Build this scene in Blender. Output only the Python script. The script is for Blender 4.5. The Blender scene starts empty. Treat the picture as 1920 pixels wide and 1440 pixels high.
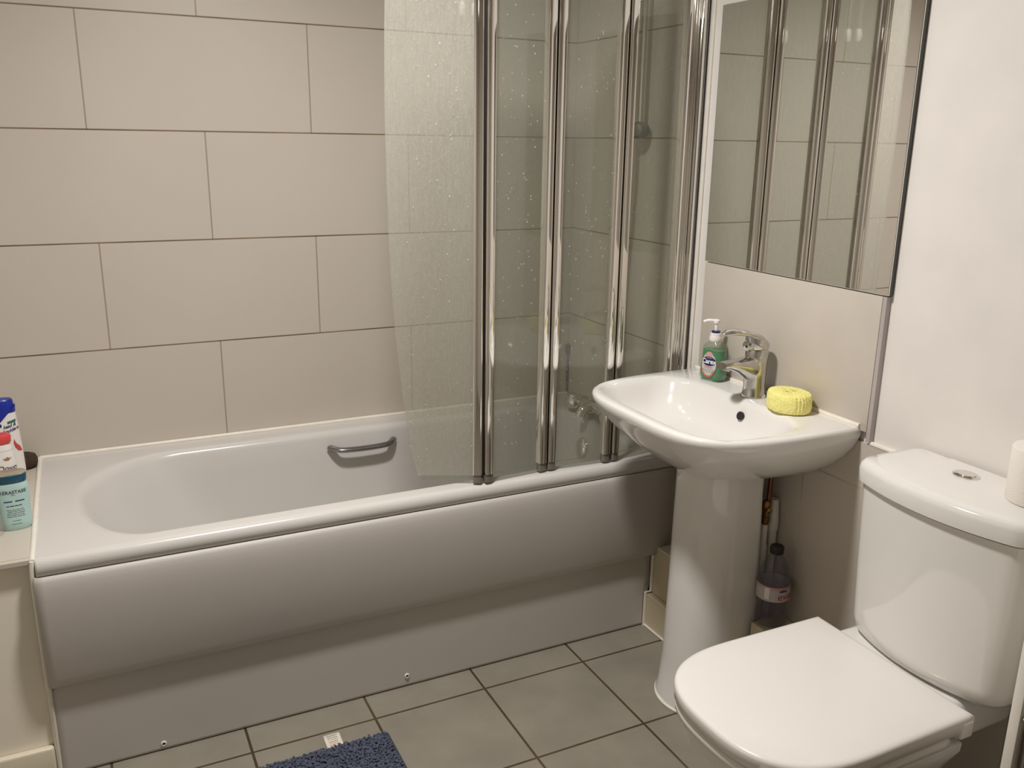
import bpy, bmesh, math, random
from mathutils import Vector, Matrix
random.seed(7)
PI = math.pi
scene = bpy.context.scene
COL = scene.collection

# ------------------------------------------------------------------ camera
CAM = Vector((-1.5507, -2.689, 1.4371)); YAW, PITCH, ROLL, FPX = 0.4581, 0.2666, 0.0144, 1655.3
def cam_axes():
    cy, sy, cp, sp = math.cos(YAW), math.sin(YAW), math.cos(PITCH), math.sin(PITCH)
    f = Vector((sy*cp, cy*cp, -sp)); r = Vector((cy, -sy, 0)); u = r.cross(f)
    c, s = math.cos(ROLL), math.sin(ROLL)
    return c*r + s*u, -s*r + c*u, f
R_, U_, F_ = cam_axes()
camd = bpy.data.cameras.new('camera'); cam = bpy.data.objects.new('camera', camd); COL.objects.link(cam)
camd.sensor_width = 36; camd.lens = FPX/1920*36; camd.clip_start = 0.02
cam.matrix_world = Matrix(((R_.x, U_.x, -F_.x, CAM.x), (R_.y, U_.y, -F_.y, CAM.y), (R_.z, U_.z, -F_.z, CAM.z), (0, 0, 0, 1)))
scene.camera = cam

# ------------------------------------------------------------------ world, light, exposure
w = bpy.data.worlds.new('world'); scene.world = w; w.use_nodes = True
w.node_tree.nodes['Background'].inputs[0].default_value = (1, .93, .85, 1)
w.node_tree.nodes['Background'].inputs[1].default_value = 0.0
scene.view_settings.view_transform = 'Standard'; scene.view_settings.look = 'None'
scene.view_settings.exposure = 0.0; scene.view_settings.gamma = 1.0
LAMP = Vector((-1.1, -1.2, 2.36)); LAMP_R = .10; LAMP_POWER = 28; LAMP_COL = (1.0, .965, .935)
ld = bpy.data.lights.new('ceiling_lamp_light', 'AREA'); ld.shape = 'DISK'; ld.size = 2*LAMP_R; ld.energy = LAMP_POWER; ld.color = LAMP_COL; ld.spread = math.radians(157)
lo = bpy.data.objects.new('ceiling_lamp_light', ld); COL.objects.link(lo); lo.location = LAMP - Vector((0, 0, .032))
scene.cycles.max_bounces = 14; scene.cycles.transparent_max_bounces = 24; scene.cycles.glossy_bounces = 8
scene.cycles.use_denoising = True; scene.cycles.caustics_reflective = False; scene.cycles.caustics_refractive = False

# ------------------------------------------------------------------ materials
def s2l(c):
    f = lambda v: v/12.92 if v <= .04045 else ((v+.055)/1.055)**2.4
    return tuple(f(v/255) for v in c) + (1,)
def newmat(name):
    m = bpy.data.materials.new(name); m.use_nodes = True
    return m, m.node_tree, m.node_tree.nodes['Principled BSDF']
def noise_col(nt, b, base, amt, scale, rough=None, detail=4):
    tc = nt.nodes.new('ShaderNodeTexCoord'); n = nt.nodes.new('ShaderNodeTexNoise')
    n.inputs['Scale'].default_value = scale; n.inputs['Detail'].default_value = detail
    nt.links.new(tc.outputs['Object'], n.inputs['Vector'])
    r = nt.nodes.new('ShaderNodeValToRGB')
    r.color_ramp.elements[0].position = .3; r.color_ramp.elements[1].position = .7
    r.color_ramp.elements[0].color = tuple(v*(1-amt) for v in base[:3]) + (1,)
    r.color_ramp.elements[1].color = tuple(min(1, v*(1+amt)) for v in base[:3]) + (1,)
    nt.links.new(n.outputs['Fac'], r.inputs['Fac']); nt.links.new(r.outputs['Color'], b.inputs['Base Color'])
    return n
def mat(name, rgb, rough=.5, metal=0, amt=.03, scale=8, bump=0, bscale=200, spec=.5, coat=0, lin=False):
    m, nt, b = newmat(name)
    base = rgb + (1,) if lin else s2l(rgb)
    noise_col(nt, b, base, amt, scale)
    b.inputs['Roughness'].default_value = rough; b.inputs['Metallic'].default_value = metal
    b.inputs['Specular IOR Level'].default_value = spec; b.inputs['Coat Weight'].default_value = coat
    b.inputs['Coat Roughness'].default_value = .05
    if bump:
        n = nt.nodes.new('ShaderNodeTexNoise'); n.inputs['Scale'].default_value = bscale
        tc = nt.nodes.new('ShaderNodeTexCoord'); nt.links.new(tc.outputs['Object'], n.inputs['Vector'])
        bp = nt.nodes.new('ShaderNodeBump'); bp.inputs['Strength'].default_value = bump; bp.inputs['Distance'].default_value = .002
        nt.links.new(n.outputs['Fac'], bp.inputs['Height']); nt.links.new(bp.outputs['Normal'], b.inputs['Normal'])
    return m
def tile_mat(name, axes, off, bw, rh, mortar, tile, grout, rough, offset=.5, amt=.02, nscale=3, upright=None):
    m, nt, b = newmat(name)
    tc = nt.nodes.new('ShaderNodeTexCoord'); sx = nt.nodes.new('ShaderNodeSeparateXYZ'); cx = nt.nodes.new('ShaderNodeCombineXYZ')
    nt.links.new(tc.outputs['Object'], sx.inputs[0])
    for i, ax in enumerate(axes):
        a = nt.nodes.new('ShaderNodeMath'); a.operation = 'SUBTRACT'; a.inputs[1].default_value = off[i]
        nt.links.new(sx.outputs[ax], a.inputs[0]); nt.links.new(a.outputs[0], cx.inputs[i])
    br = nt.nodes.new('ShaderNodeTexBrick'); br.offset = offset; br.offset_frequency = 2; br.squash = 1
    br.inputs['Scale'].default_value = 1; br.inputs['Mortar Size'].default_value = mortar; br.inputs['Mortar Smooth'].default_value = .2
    br.inputs['Brick Width'].default_value = bw; br.inputs['Row Height'].default_value = rh; br.inputs['Bias'].default_value = 0
    nt.links.new(cx.outputs[0], br.inputs['Vector'])
    n = nt.nodes.new('ShaderNodeTexNoise'); n.inputs['Scale'].default_value = nscale; n.inputs['Detail'].default_value = 6; n.inputs['Roughness'].default_value = .6
    nt.links.new(tc.outputs['Object'], n.inputs['Vector'])
    r = nt.nodes.new('ShaderNodeValToRGB'); t = s2l(tile)
    r.color_ramp.elements[0].position = .3; r.color_ramp.elements[1].position = .7
    r.color_ramp.elements[0].color = tuple(v*(1-amt) for v in t[:3]) + (1,); r.color_ramp.elements[1].color = tuple(v*(1+amt) for v in t[:3]) + (1,)
    nt.links.new(n.outputs['Fac'], r.inputs['Fac'])
    n2 = nt.nodes.new('ShaderNodeTexNoise'); n2.inputs['Scale'].default_value = 5
    nt.links.new(tc.outputs['Object'], n2.inputs['Vector'])
    g = nt.nodes.new('ShaderNodeValToRGB'); gg = s2l(grout)
    g.color_ramp.elements[0].position = .35; g.color_ramp.elements[1].position = .65
    g.color_ramp.elements[0].color = tuple(v*.7 for v in gg[:3]) + (1,); g.color_ramp.elements[1].color = tuple(v*1.35 for v in gg[:3]) + (1,)
    nt.links.new(n2.outputs['Fac'], g.inputs['Fac'])
    nt.links.new(r.outputs['Color'], br.inputs['Color1']); nt.links.new(r.outputs['Color'], br.inputs['Color2']); 
    if upright is None: nt.links.new(g.outputs['Color'], br.inputs['Mortar'])
    else:
        sy = nt.nodes.new('ShaderNodeSeparateXYZ'); nt.links.new(cx.outputs[0], sy.inputs[0])
        ops = [('DIVIDE', rh), ('FRACT', None), ('SUBTRACT', .5), ('ABSOLUTE', None), ('GREATER_THAN', .5-1.2*mortar/rh)]; prev = sy.outputs['Y']
        for op, v in ops:
            k = nt.nodes.new('ShaderNodeMath'); k.operation = op; nt.links.new(prev, k.inputs[0]); prev = k.outputs[0]
            if v is not None: k.inputs[1].default_value = v
        mx = nt.nodes.new('ShaderNodeMix'); mx.data_type = 'RGBA'; nt.links.new(prev, mx.inputs[0])
        mx.inputs[6].default_value = s2l(upright); nt.links.new(g.outputs['Color'], mx.inputs[7]); nt.links.new(mx.outputs[2], br.inputs['Mortar'])
    nt.links.new(br.outputs['Color'], b.inputs['Base Color'])
    b.inputs['Roughness'].default_value = rough
    bp = nt.nodes.new('ShaderNodeBump'); bp.inputs['Strength'].default_value = .4; bp.inputs['Distance'].default_value = .002; bp.invert = True
    nt.links.new(br.outputs['Fac'], bp.inputs['Height']); nt.links.new(bp.outputs['Normal'], b.inputs['Normal'])
    return m
TA, TZ = -.8956, .8561
TILE = (198, 189, 177)
M = {}
M['wall_tile'] = tile_mat('beige_wall_tile', 'XZ', (TA-.3, TZ), .6, .3, .0022, TILE, (122, 104, 82), .38, upright=(160, 147, 128))
M['wall_tile_r'] = tile_mat('beige_wall_tile_side', 'YZ', (.0, TZ), .6, .3, .0022, TILE, (122, 104, 82), .38, upright=(160, 147, 128))
M['dado_tile'] = tile_mat('beige_dado_tile', 'YZ', (-1.175, .687), .6, .6, .0022, TILE, (196, 186, 170), .38, offset=0)
M['floor_tile'] = tile_mat('grey_floor_tile', 'XY', (-.6762, -.7746), .3093, .3093, .0036, (138, 132, 119), (74, 60, 42), .42, offset=0, amt=.11, nscale=7)
M['box_tile'] = mat('cream_box_tile', (205, 192, 165), .35)
M['splash'] = mat('splash_tile', (203, 194, 182), .3)
M['paint'] = mat('white_wall_paint', (232, 227, 221), .55, bump=.05, bscale=90)
M['far_wall'] = mat('pale_far_wall_paint', (214, 208, 198), .6)
M['left_paint'] = mat('pale_left_wall_paint', (200, 193, 183), .6)
M['door_wood'] = mat('white_door_paint', (218, 212, 202), .45)
M['ceil'] = mat('ceiling_paint', (236, 232, 226), .7)
M['cream'] = mat('cream_wall_paint', (243, 236, 220), .5, bump=.05, bscale=90, amt=.03)
M['skirt'] = mat('cream_gloss_paint', (222, 212, 190), .35)
M['ceramic'] = mat('white_glazed_ceramic', (229, 226, 221), .09, coat=.4, amt=.005)
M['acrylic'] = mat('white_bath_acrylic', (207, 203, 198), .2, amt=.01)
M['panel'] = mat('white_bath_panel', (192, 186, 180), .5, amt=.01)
M['lid'] = mat('white_seat_plastic', (230, 226, 220), .17, amt=.005)
M['seal'] = mat('white_silicone', (232, 226, 214), .4, amt=.05, scale=30)
M['chrome'] = mat('polished_chrome', (236, 233, 228), .07, metal=1, amt=.01)
M['tapchrome'] = mat('worn_tap_chrome', (205, 203, 200), .17, metal=1, amt=.1, scale=60)
M['alu'] = mat('satin_aluminium', (170, 168, 166), .3, metal=1)
M['grip'] = mat('dull_grip_chrome', (150, 147, 150), .25, metal=1)
M['trim_grey'] = mat('lilac_grey_tile_edge', (180, 172, 170), .5)
M['dark'] = mat('dark_hole', (25, 22, 20), .6)
M['rubber'] = mat('black_gasket', (45, 40, 36), .6)
M['cap_grey'] = mat('grey_end_cap', (120, 114, 106), .45)
M['brass'] = mat('tarnished_brass', (140, 108, 66), .35, metal=1, amt=.3, scale=60)
M['copper'] = mat('copper_pipe', (120, 82, 58), .4, metal=1, amt=.2, scale=40)
M['pvc'] = mat('white_pvc', (215, 210, 200), .35)
M['mildew'] = mat('dark_mildew', (70, 74, 62), .8, amt=.4, scale=40)
M['sponge'] = mat('yellow_sponge', (246, 238, 148), .95, amt=.10, scale=160, bump=1.0, bscale=330)
M['sponge_brown'] = mat('brown_stain', (120, 100, 60), .9)
M['grime'] = mat('rusty_grime', (92, 68, 44), .8, amt=.4, scale=120)
M['mat'] = mat('blue_chenille', (80, 85, 104), .95, amt=.35, scale=120)
M['mat_edge'] = mat('dark_blue_mat_edge', (62, 64, 74), .9)
M['tag'] = mat('white_care_tag', (226, 218, 204), .7)
M['ink'] = mat('grey_print', (70, 62, 60), .6)
M['inkred'] = mat('red_print', (196, 70, 66), .6)
M['navy'] = mat('navy_plastic', (34, 34, 96), .35)
M['navyprint'] = mat('navy_print', (28, 32, 92), .45)
M['white_print'] = mat('white_print', (240, 236, 230), .45)
M['white_plastic'] = mat('white_plastic', (232, 228, 222), .3)
M['label_grey'] = mat('grey_label', (196, 190, 188), .45)
M['label_pink'] = mat('pink_label', (200, 158, 150), .45)
M['label_orange'] = mat('orange_print', (206, 96, 74), .45)
M['blue_cap'] = mat('royal_blue_plastic', (24, 46, 150), .3)
M['red_cap'] = mat('coral_red_plastic', (214, 72, 70), .35)
M['teal'] = mat('pale_teal_plastic', (178, 208, 205), .28)
M['teal_cap'] = mat('petrol_blue_plastic', (22, 78, 104), .3)
M['silver'] = mat('pale_gold_metal', (206, 198, 180), .3, metal=.8)
M['green_print'] = mat('green_print', (50, 110, 90), .5)
M['gold_print'] = mat('gold_print', (156, 122, 66), .5)
M['brown_bristle'] = mat('brown_bristle', (62, 46, 34), .9, amt=.4, scale=150, bump=1, bscale=300)
M['paper'] = mat('toilet_paper', (236, 230, 222), .9, amt=.02, bump=.3, bscale=300)
M['card'] = mat('grey_card', (128, 112, 96), .8)
M['black_cap'] = mat('black_cap', (22, 22, 24), .4)
M['bluebar'] = mat('blue_barcode', (96, 112, 168), .5)
M['wood'] = mat('dark_brown_wood', (70, 44, 24), .5, amt=.25, scale=20)
M['grey_unit'] = mat('grey_board', (112, 106, 98), .5)
M['white_board'] = mat('white_melamine', (226, 220, 210), .35)
def emis(name, col, s):
    m, nt, b = newmat(name); b.inputs['Emission Color'].default_value = col; b.inputs['Emission Strength'].default_value = s
    b.inputs['Base Color'].default_value = (.9, .9, .9, 1); return m
M['diffuser'] = emis('lamp_diffuser', LAMP_COL + (1,), 9)
def mirror_mat():
    m, nt, b = newmat('mirror_silver')
    n = noise_col(nt, b, (.95, .95, .935), .012, 3)
    b.inputs['Metallic'].default_value = 1; b.inputs['Roughness'].default_value = .012
    return m
M['mirror'] = mirror_mat()
M['mirror_edge'] = mat('dark_mirror_edge', (72, 74, 70), .3)
def glass_mat(name, tint, haze, hazecol, streak=True, refl=1.0):
    """thin clear pane: see-through, fresnel reflection, and a film of limescale and damp"""
    m, nt, b = newmat(name); nt.nodes.remove(b)
    out = nt.nodes['Material Output']
    tr = nt.nodes.new('ShaderNodeBsdfTransparent'); tr.inputs[0].default_value = tint
    gl = nt.nodes.new('ShaderNodeBsdfGlossy'); gl.inputs['Roughness'].default_value = .03; gl.inputs[0].default_value = (refl, refl, refl, 1)
    fr = nt.nodes.new('ShaderNodeFresnel'); geo = nt.nodes.new('ShaderNodeNewGeometry')
    io = nt.nodes.new('ShaderNodeMapRange'); io.inputs['To Min'].default_value = 1.45; io.inputs['To Max'].default_value = 1/1.45   # the same reflectance from inside the pane
    nt.links.new(geo.outputs['Backfacing'], io.inputs['Value']); nt.links.new(io.outputs[0], fr.inputs['IOR'])
    m1 = nt.nodes.new('ShaderNodeMixShader'); nt.links.new(fr.outputs[0], m1.inputs[0]); nt.links.new(tr.outputs[0], m1.inputs[1]); nt.links.new(gl.outputs[0], m1.inputs[2])
    df = nt.nodes.new('ShaderNodeBsdfDiffuse'); df.inputs[0].default_value = hazecol
    tl = nt.nodes.new('ShaderNodeBsdfTranslucent'); tl.inputs[0].default_value = hazecol
    md = nt.nodes.new('ShaderNodeMixShader'); md.inputs[0].default_value = .4; nt.links.new(df.outputs[0], md.inputs[1]); nt.links.new(tl.outputs[0], md.inputs[2])
    tc = nt.nodes.new('ShaderNodeTexCoord'); mp = nt.nodes.new('ShaderNodeMapping'); mp.inputs['Scale'].default_value = (1, 1, .12)
    nt.links.new(tc.outputs['Object'], mp.inputs[0])
    n = nt.nodes.new('ShaderNodeTexNoise'); n.inputs['Scale'].default_value = 190; n.inputs['Detail'].default_value = 8; n.inputs['Roughness'].default_value = .7
    nt.links.new(mp.outputs[0], n.inputs['Vector'])
    n2 = nt.nodes.new('ShaderNodeTexNoise'); n2.inputs['Scale'].default_value = 420; n2.inputs['Detail'].default_value = 2
    nt.links.new(tc.outputs['Object'], n2.inputs['Vector'])
    ad = nt.nodes.new('ShaderNodeMath'); ad.operation = 'ADD'; nt.links.new(n.outputs['Fac'], ad.inputs[0]); nt.links.new(n2.outputs['Fac'], ad.inputs[1])
    mr = nt.nodes.new('ShaderNodeMapRange'); mr.inputs['From Min'].default_value = .7; mr.inputs['From Max'].default_value = 1.35
    mr.inputs['To Min'].default_value = haze*.55; mr.inputs['To Max'].default_value = haze*1.45
    nt.links.new(ad.outputs[0], mr.inputs['Value'])
    m2 = nt.nodes.new('ShaderNodeMixShader'); nt.links.new(mr.outputs[0], m2.inputs[0]); nt.links.new(m1.outputs[0], m2.inputs[1]); nt.links.new(md.outputs[0], m2.inputs[2])
    nt.links.new(m2.outputs[0], out.inputs['Surface'])
    return m
M['glass'] = glass_mat('damp_screen_glass', (.915, .932, .91, 1), .13, s2l((192, 194, 181)))
M['film_glass'] = glass_mat('limescaled_screen_glass', (.945, .95, .935, 1), .27, s2l((222, 219, 207)))
M['water'] = glass_mat('water_drop', (.97, .98, .97, 1), .35, (.95, .95, .92, 1))  # white mixed into the drop colour stands in for bright sparkles
M['bottle_clear'] = glass_mat('clear_bottle_plastic', (.87, .87, .90, 1), .17, s2l((140, 135, 150)))
M['soap_clear'] = glass_mat('clear_soap_plastic', (.88, .93, .89, 1), .10, s2l((176, 190, 172)))
M['cup_clear'] = glass_mat('frosted_cup_plastic', (.93, .93, .93, 1), .13, s2l((225, 225, 225)))
def liquid():
    m, nt, b = newmat('green_soap'); noise_col(nt, b, s2l((92, 160, 116)), .15, 40)
    b.inputs['Roughness'].default_value = .12; b.inputs['Transmission Weight'].default_value = .25
    b.inputs['Subsurface Weight'].default_value = .3; b.inputs['Subsurface Radius'].default_value = (.01, .02, .01); return m
M['soap'] = liquid()

# ------------------------------------------------------------------ helpers
def obj(name, bm, m, parent=None, smooth=True, angle=40):
    me = bpy.data.meshes.new(name)
    bmesh.ops.recalc_face_normals(bm, faces=bm.faces)
    bm.to_mesh(me); bm.free()
    if m: me.materials.append(m)
    if smooth:
        for p in me.polygons: p.use_smooth = True
        me.set_sharp_from_angle(angle=math.radians(angle))
    o = bpy.data.objects.new(name, me); COL.objects.link(o)
    if parent: o.parent = parent; o.matrix_parent_inverse = parent.matrix_world.inverted()
    return o
def tag(o, label, cat, group=None):
    o['label'] = label; o['category'] = cat
    if group: o['group'] = group
    return o
def thing(name, label, cat, loc=(0, 0, 0), group=None):
    o = bpy.data.objects.new(name, None); COL.objects.link(o); o.empty_display_size = .05
    o.location = loc; o.matrix_world = Matrix.Translation(loc)
    return tag(o, label, cat, group)
def struct(name, bm, m, smooth=False):
    o = obj(name, bm, m, None, smooth); o['kind'] = 'structure'; return o
def box(x0, x1, y0, y1, z0, z1, bev=0, seg=3, bm=None):
    b2 = bmesh.new()
    vs = [b2.verts.new(v) for v in ((x0, y0, z0), (x1, y0, z0), (x1, y1, z0), (x0, y1, z0), (x0, y0, z1), (x1, y0, z1), (x1, y1, z1), (x0, y1, z1))]
    for f in ((3, 2, 1, 0), (4, 5, 6, 7), (0, 1, 5, 4), (1, 2, 6, 5), (2, 3, 7, 6), (3, 0, 4, 7)): b2.faces.new([vs[i] for i in f])
    if bev: bmesh.ops.bevel(b2, geom=b2.edges[:], offset=bev, segments=seg, affect='EDGES', profile=.5)
    if bm is None: return b2
    merge(bm, b2); return bm
def merge(bm, b2):
    me = bpy.data.meshes.new('tmp'); b2.to_mesh(me); b2.free(); bm.from_mesh(me); bpy.data.meshes.remove(me)
def loft(rings, cap0=True, cap1=True, closed=True, bm=None):
    bm = bm or bmesh.new()
    R = [[bm.verts.new(p) for p in r] for r in rings]
    n = len(R[0])
    for a, b in zip(R, R[1:]):
        for i in range(n if closed else n-1):
            j = (i+1) % n
            try: bm.faces.new((a[i], a[j], b[j], b[i]))
            except ValueError: pass
    if cap0: bm.faces.new(R[0][::-1])
    if cap1: bm.faces.new(R[-1])
    return bm
def lathe(prof, c=(0, 0, 0), n=40, sx=1, sy=1, cap0=True, cap1=True, bm=None, rot=0):
    rings = [[(c[0]+r*sx*math.cos(2*PI*i/n)*math.cos(rot)-r*sy*math.sin(2*PI*i/n)*math.sin(rot),
               c[1]+r*sx*math.cos(2*PI*i/n)*math.sin(rot)+r*sy*math.sin(2*PI*i/n)*math.cos(rot), c[2]+z) for i in range(n)] for r, z in prof]
    return loft(rings, cap0, cap1, bm=bm)
def axis_lathe(prof, origin, axis, n=32, bm=None, cap0=True, cap1=True):
    """turned shape: prof = (radius, distance along axis)"""
    a = Vector(axis).normalized(); t = Vector((0, 0, 1)) if abs(a.z) < .9 else Vector((1, 0, 0))
    u = a.cross(t).normalized(); v = a.cross(u); o = Vector(origin)
    return loft([[o + a*d + r*(math.cos(2*PI*i/n)*u + math.sin(2*PI*i/n)*v) for i in range(n)] for r, d in prof], cap0, cap1, bm=bm)
def tube(pts, r, n=12, bm=None, up=(0, 0, 1), sy=1.0, caps=True):
    """tube along pts; r a number or one per point; sy flattens it across `up`"""
    pts = [Vector(p) for p in pts]; rings = []; prev = None
    for i, p in enumerate(pts):
        d = (pts[min(i+1, len(pts)-1)] - pts[max(i-1, 0)]).normalized()
        if prev is None:
            q = Vector(up); u = (q - d*q.dot(d))
            if u.length < 1e-4: u = Vector((1, 0, 0)) - d*d.x
            u.normalize()
        else:
            u = (prev - d*prev.dot(d)).normalized()
        prev = u; v = d.cross(u); rr = r[i] if isinstance(r, (list, tuple)) else r
        rings.append([p + rr*(math.cos(2*PI*k/n)*u*sy + math.sin(2*PI*k/n)*v) for k in range(n)])
    return loft(rings, caps, caps, bm=bm)
def spline(pts, k=8):
    P = [Vector(p) for p in pts]; out = []
    for i in range(len(P)-1):
        a, b, c, d = P[max(i-1, 0)], P[i], P[i+1], P[min(i+2, len(P)-1)]
        for s in range(k):
            t = s/k
            out.append(.5*((2*b) + (c-a)*t + (2*a-5*b+4*c-d)*t*t + (3*b-a-3*c+d)*t**3))
    out.append(P[-1]); return out
def polar(inside, c, n=96, rmax=2.0):
    """outline (x, y) of a star-shaped region given by inside(x, y), seen from c"""
    out = []
    for i in range(n):
        a = 2*PI*(i+.5)/n; dx, dy = math.cos(a), math.sin(a); lo_, hi = 0, rmax
        for _ in range(36):
            m_ = (lo_+hi)/2
            if inside(c[0]+dx*m_, c[1]+dy*m_): lo_ = m_
            else: hi = m_
        out.append((c[0]+dx*lo_, c[1]+dy*lo_))
    return out
def ring(outline, z): return [(x, y, z) for x, y in outline]
def scaled(outline, c, sx, sy=None):
    sy = sx if sy is None else sy
    return [(c[0]+(x-c[0])*sx, c[1]+(y-c[1])*sy) for x, y in outline]
def rrect(x0, x1, y0, y1, rad, n=10, m=10):
    """rounded rectangle, anticlockwise from (x1,y0); rad = [(rx,ry)]*4 for corners x1y0, x1y1, x0y1, x0y0"""
    cs = [(x1, y0, -1, 1, -90), (x1, y1, -1, -1, 0), (x0, y1, 1, -1, 90), (x0, y0, 1, 1, 180)]
    pts = []
    for (x, y, sx, sy, a0), (rx, ry) in zip(cs, rad):
        cx, cy = x+sx*rx, y+sy*ry
        pts.append([(cx+rx*math.cos(math.radians(a0+90*i/n)), cy+ry*math.sin(math.radians(a0+90*i/n))) for i in range(n+1)])
    out = []
    for k in range(4):
        out += pts[k]; a, b = pts[k][-1], pts[(k+1) % 4][0]
        out += [(a[0]+(b[0]-a[0])*j/m, a[1]+(b[1]-a[1])*j/m) for j in range(1, m)]
    return out
def textbm(s, size, fn, bold=0.0, align='CENTER', shear=0.0):
    """flat lettering laid on a surface by fn(u, v)"""
    cu = bpy.data.curves.new('t', 'FONT'); cu.body = s; cu.size = size; cu.align_x = align; cu.align_y = 'CENTER'; cu.offset = bold; cu.shear = shear
    o = bpy.data.objects.new('t', cu); COL.objects.link(o)
    dg = bpy.context.evaluated_depsgraph_get(); me = bpy.data.meshes.new_from_object(o.evaluated_get(dg))
    bpy.data.objects.remove(o); bm = bmesh.new(); bm.from_mesh(me); bpy.data.meshes.remove(me)
    for v in bm.verts: v.co = fn(v.co.x, v.co.y)
    return bm
def smallprint(fn, u0, u1, v, h, seed):
    rng = random.Random(seed); bm = bmesh.new(); u = u0+rng.uniform(0, .12)*(u1-u0); end = u1-rng.uniform(0, .12)*(u1-u0)
    while u < end-.001:
        e = min(end, u+rng.uniform(.1, .3)*(u1-u0)); merge(bm, patch(fn, u, e, v-h/2, v+h/2, 4, 1)); u = e+.03*(u1-u0)
    return bm
def patch(fn, u0, u1, v0, v1, nu=12, nv=6):
    return loft([[fn(u0+(u1-u0)*i/nu, v0+(v1-v0)*j/nv) for i in range(nu+1)] for j in range(nv+1)], False, False, closed=False)
def disc(fn, cu, cv, ru, rv, n=36, rings=4):
    bm = bmesh.new(); c = bm.verts.new(fn(cu, cv)); prev = None
    for k in range(1, rings+1):
        r = [bm.verts.new(fn(cu+ru*k/rings*math.cos(2*PI*i/n), cv+rv*k/rings*math.sin(2*PI*i/n))) for i in range(n)]
        for i in range(n):
            if prev is None: bm.faces.new((c, r[i], r[(i+1) % n]))
            else: bm.faces.new((prev[i], r[i], r[(i+1) % n], prev[(i+1) % n]))
        prev = r
    return bm
def bevel_mod(o, wd, seg=3, ang=35):
    md = o.modifiers.new('bevel', 'BEVEL'); md.width = wd; md.segments = seg; md.limit_method = 'ANGLE'; md.angle_limit = math.radians(ang)

# ------------------------------------------------------------------ room shell
XL, YN, ZC = -2.15, -3.3, 2.4
struct('floor', box(XL-.1, .1, YN-.1, .1, -.1, 0), M['floor_tile'])
struct('ceiling', box(XL-.1, .1, YN-.1, .1, ZC, ZC+.1), M['ceil'])
struct('wall_back', box(XL-.1, .1, 0, .1, 0, ZC), M['wall_tile'])
struct('wall_left', box(XL-.1, XL, YN, 0, 0, ZC), M['left_paint'])
struct('wall_front', box(XL-.1, .1, YN-.1, YN, 0, ZC), M['far_wall'])
struct('wall_right', box(.009, .1, YN, 0, 0, ZC), M['paint'])
struct('wall_right_shower_tiling', box(0, .0085, -.655, -.0005, .0, ZC-.001), M['wall_tile_r'])
struct('wall_right_dado_tiling', box(0, .0085, YN+.001, -.656, 0, .795), M['dado_tile'])
struct('trim_1', tube([(.004, -1.36, .797), (.004, YN+.01, .797)], .006, 8), M['seal'], True)
# tiled boxing that hides the pipes below the basin: a tall step and a low step
bz = box(-.07, -.0005, -.915, -.6765, 0, .262, .002, 1); box(-.09, -.0705, -.915, -.6765, 0, .108, .002, 1, bz)
struct('wall_pipe_boxing', bz, M['box_tile'])
bt = box(-.071, -.0003, -.9155, -.6920, .2622, .2665); struct('trim_2', bt, M['seal'])
sealb = tube([(-.0925, -.679, .0), (-.0925, -.679, .113), (-.073, -.679, .113), (-.073, -.679, .236)], .005, 8)
tube([(-.092, -.679, .003), (-.092, -.915, .003)], .0035, 8, sealb); struct('trim_3', sealb, M['seal'], True)
# tiled ledge left of the bath, cream wall below it, skirting
struct('wall_ledge', box(XL, -1.7105, -.665, -.0005, 0, .545), M['cream'])
lt = tile_mat('ledge_tile', 'XY', (-1.9, -.072), .6, .6, .002, (200, 192, 178), (170, 158, 140), .3, offset=0)
struct('ledge_tiling', box(XL, -1.712, -.684, -.0008, .5455, .5585, .0015, 1), lt)
struct('trim_4', tube([(XL, -.668, .541), (-1.714, -.668, .541)], .006, 8), M['seal'], True)
sk = box(XL, -1.7165, -.684, -.6655, 0, .088, .006, 3); struct('baseboard_left', sk, M['skirt'], True)
# sealant round the bath
sb = tube([(-1.706, -.005, .5625), (-.005, -.005, .5625)], [.0062]*2, 10)
tube([(-1.7065, -.006, .5605), (-1.7065, -.2, .5575), (-1.7068, -.5, .5575), (-1.7070, -.692, .555)], [.007, .0062, .0068, .0065], 10, sb)
struct('trim_5', sb, M['seal'], True)
struct('trim_6', tube([(-1.7085, -.690, .556), (-1.7105, -.693, .525), (-1.7105, -.686, .26), (-1.7105, -.673, .22), (-1.7105, -.673, .0)], .0055, 8), M['seal'], True)
struct('trim_7', tube([(-.003, -.003, .57), (-.003, -.003, .60), (-.004, -.004, .66), (-.003, -.003, .70), (-.006, -.006, .715), (-.006, -.006, .74), (-.002, -.002, .745)], [.004, .0045, .006, .004, .010, .010, .002], 8), M['mildew'], True)
struct('trim_8', tube([(-.012, -.652, .566), (-.002, -.668, .59), (.004, -.692, .8), (.006, -.696, 2.0)], .005, 8), M['seal'], True)
# door behind the camera, seen only as reflections
dr = box(-1.25, -.42, YN+.002, YN+.035, .005, 2.02, .003, 1); d = struct('door_1', dr, M['door_wood'])
fr = box(-1.32, -1.255, YN+.001, YN+.05, 0, 2.09); box(-.415, -.35, YN+.001, YN+.05, 0, 2.09, 0, 1, fr); box(-1.3205, -.3495, YN+.0015, YN+.0505, 2.025, 2.0905, 0, 1, fr)
struct('trim_9', fr, M['white_board'])
# ceiling lamp
t = thing('ceiling_lamp', 'round white flush ceiling lamp lighting the bathroom', 'lamp', (LAMP.x, LAMP.y, ZC))
obj('base', lathe([(.125, -.025), (.13, -.012), (.13, -.0005)], (LAMP.x, LAMP.y, ZC), 48), M['white_plastic'], t)
obj('diffuser', lathe([(.03, -.066), (.075, -.058), (.11, -.04), (.118, -.0255)], (LAMP.x, LAMP.y, ZC), 48), M['diffuser'], t)

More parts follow.
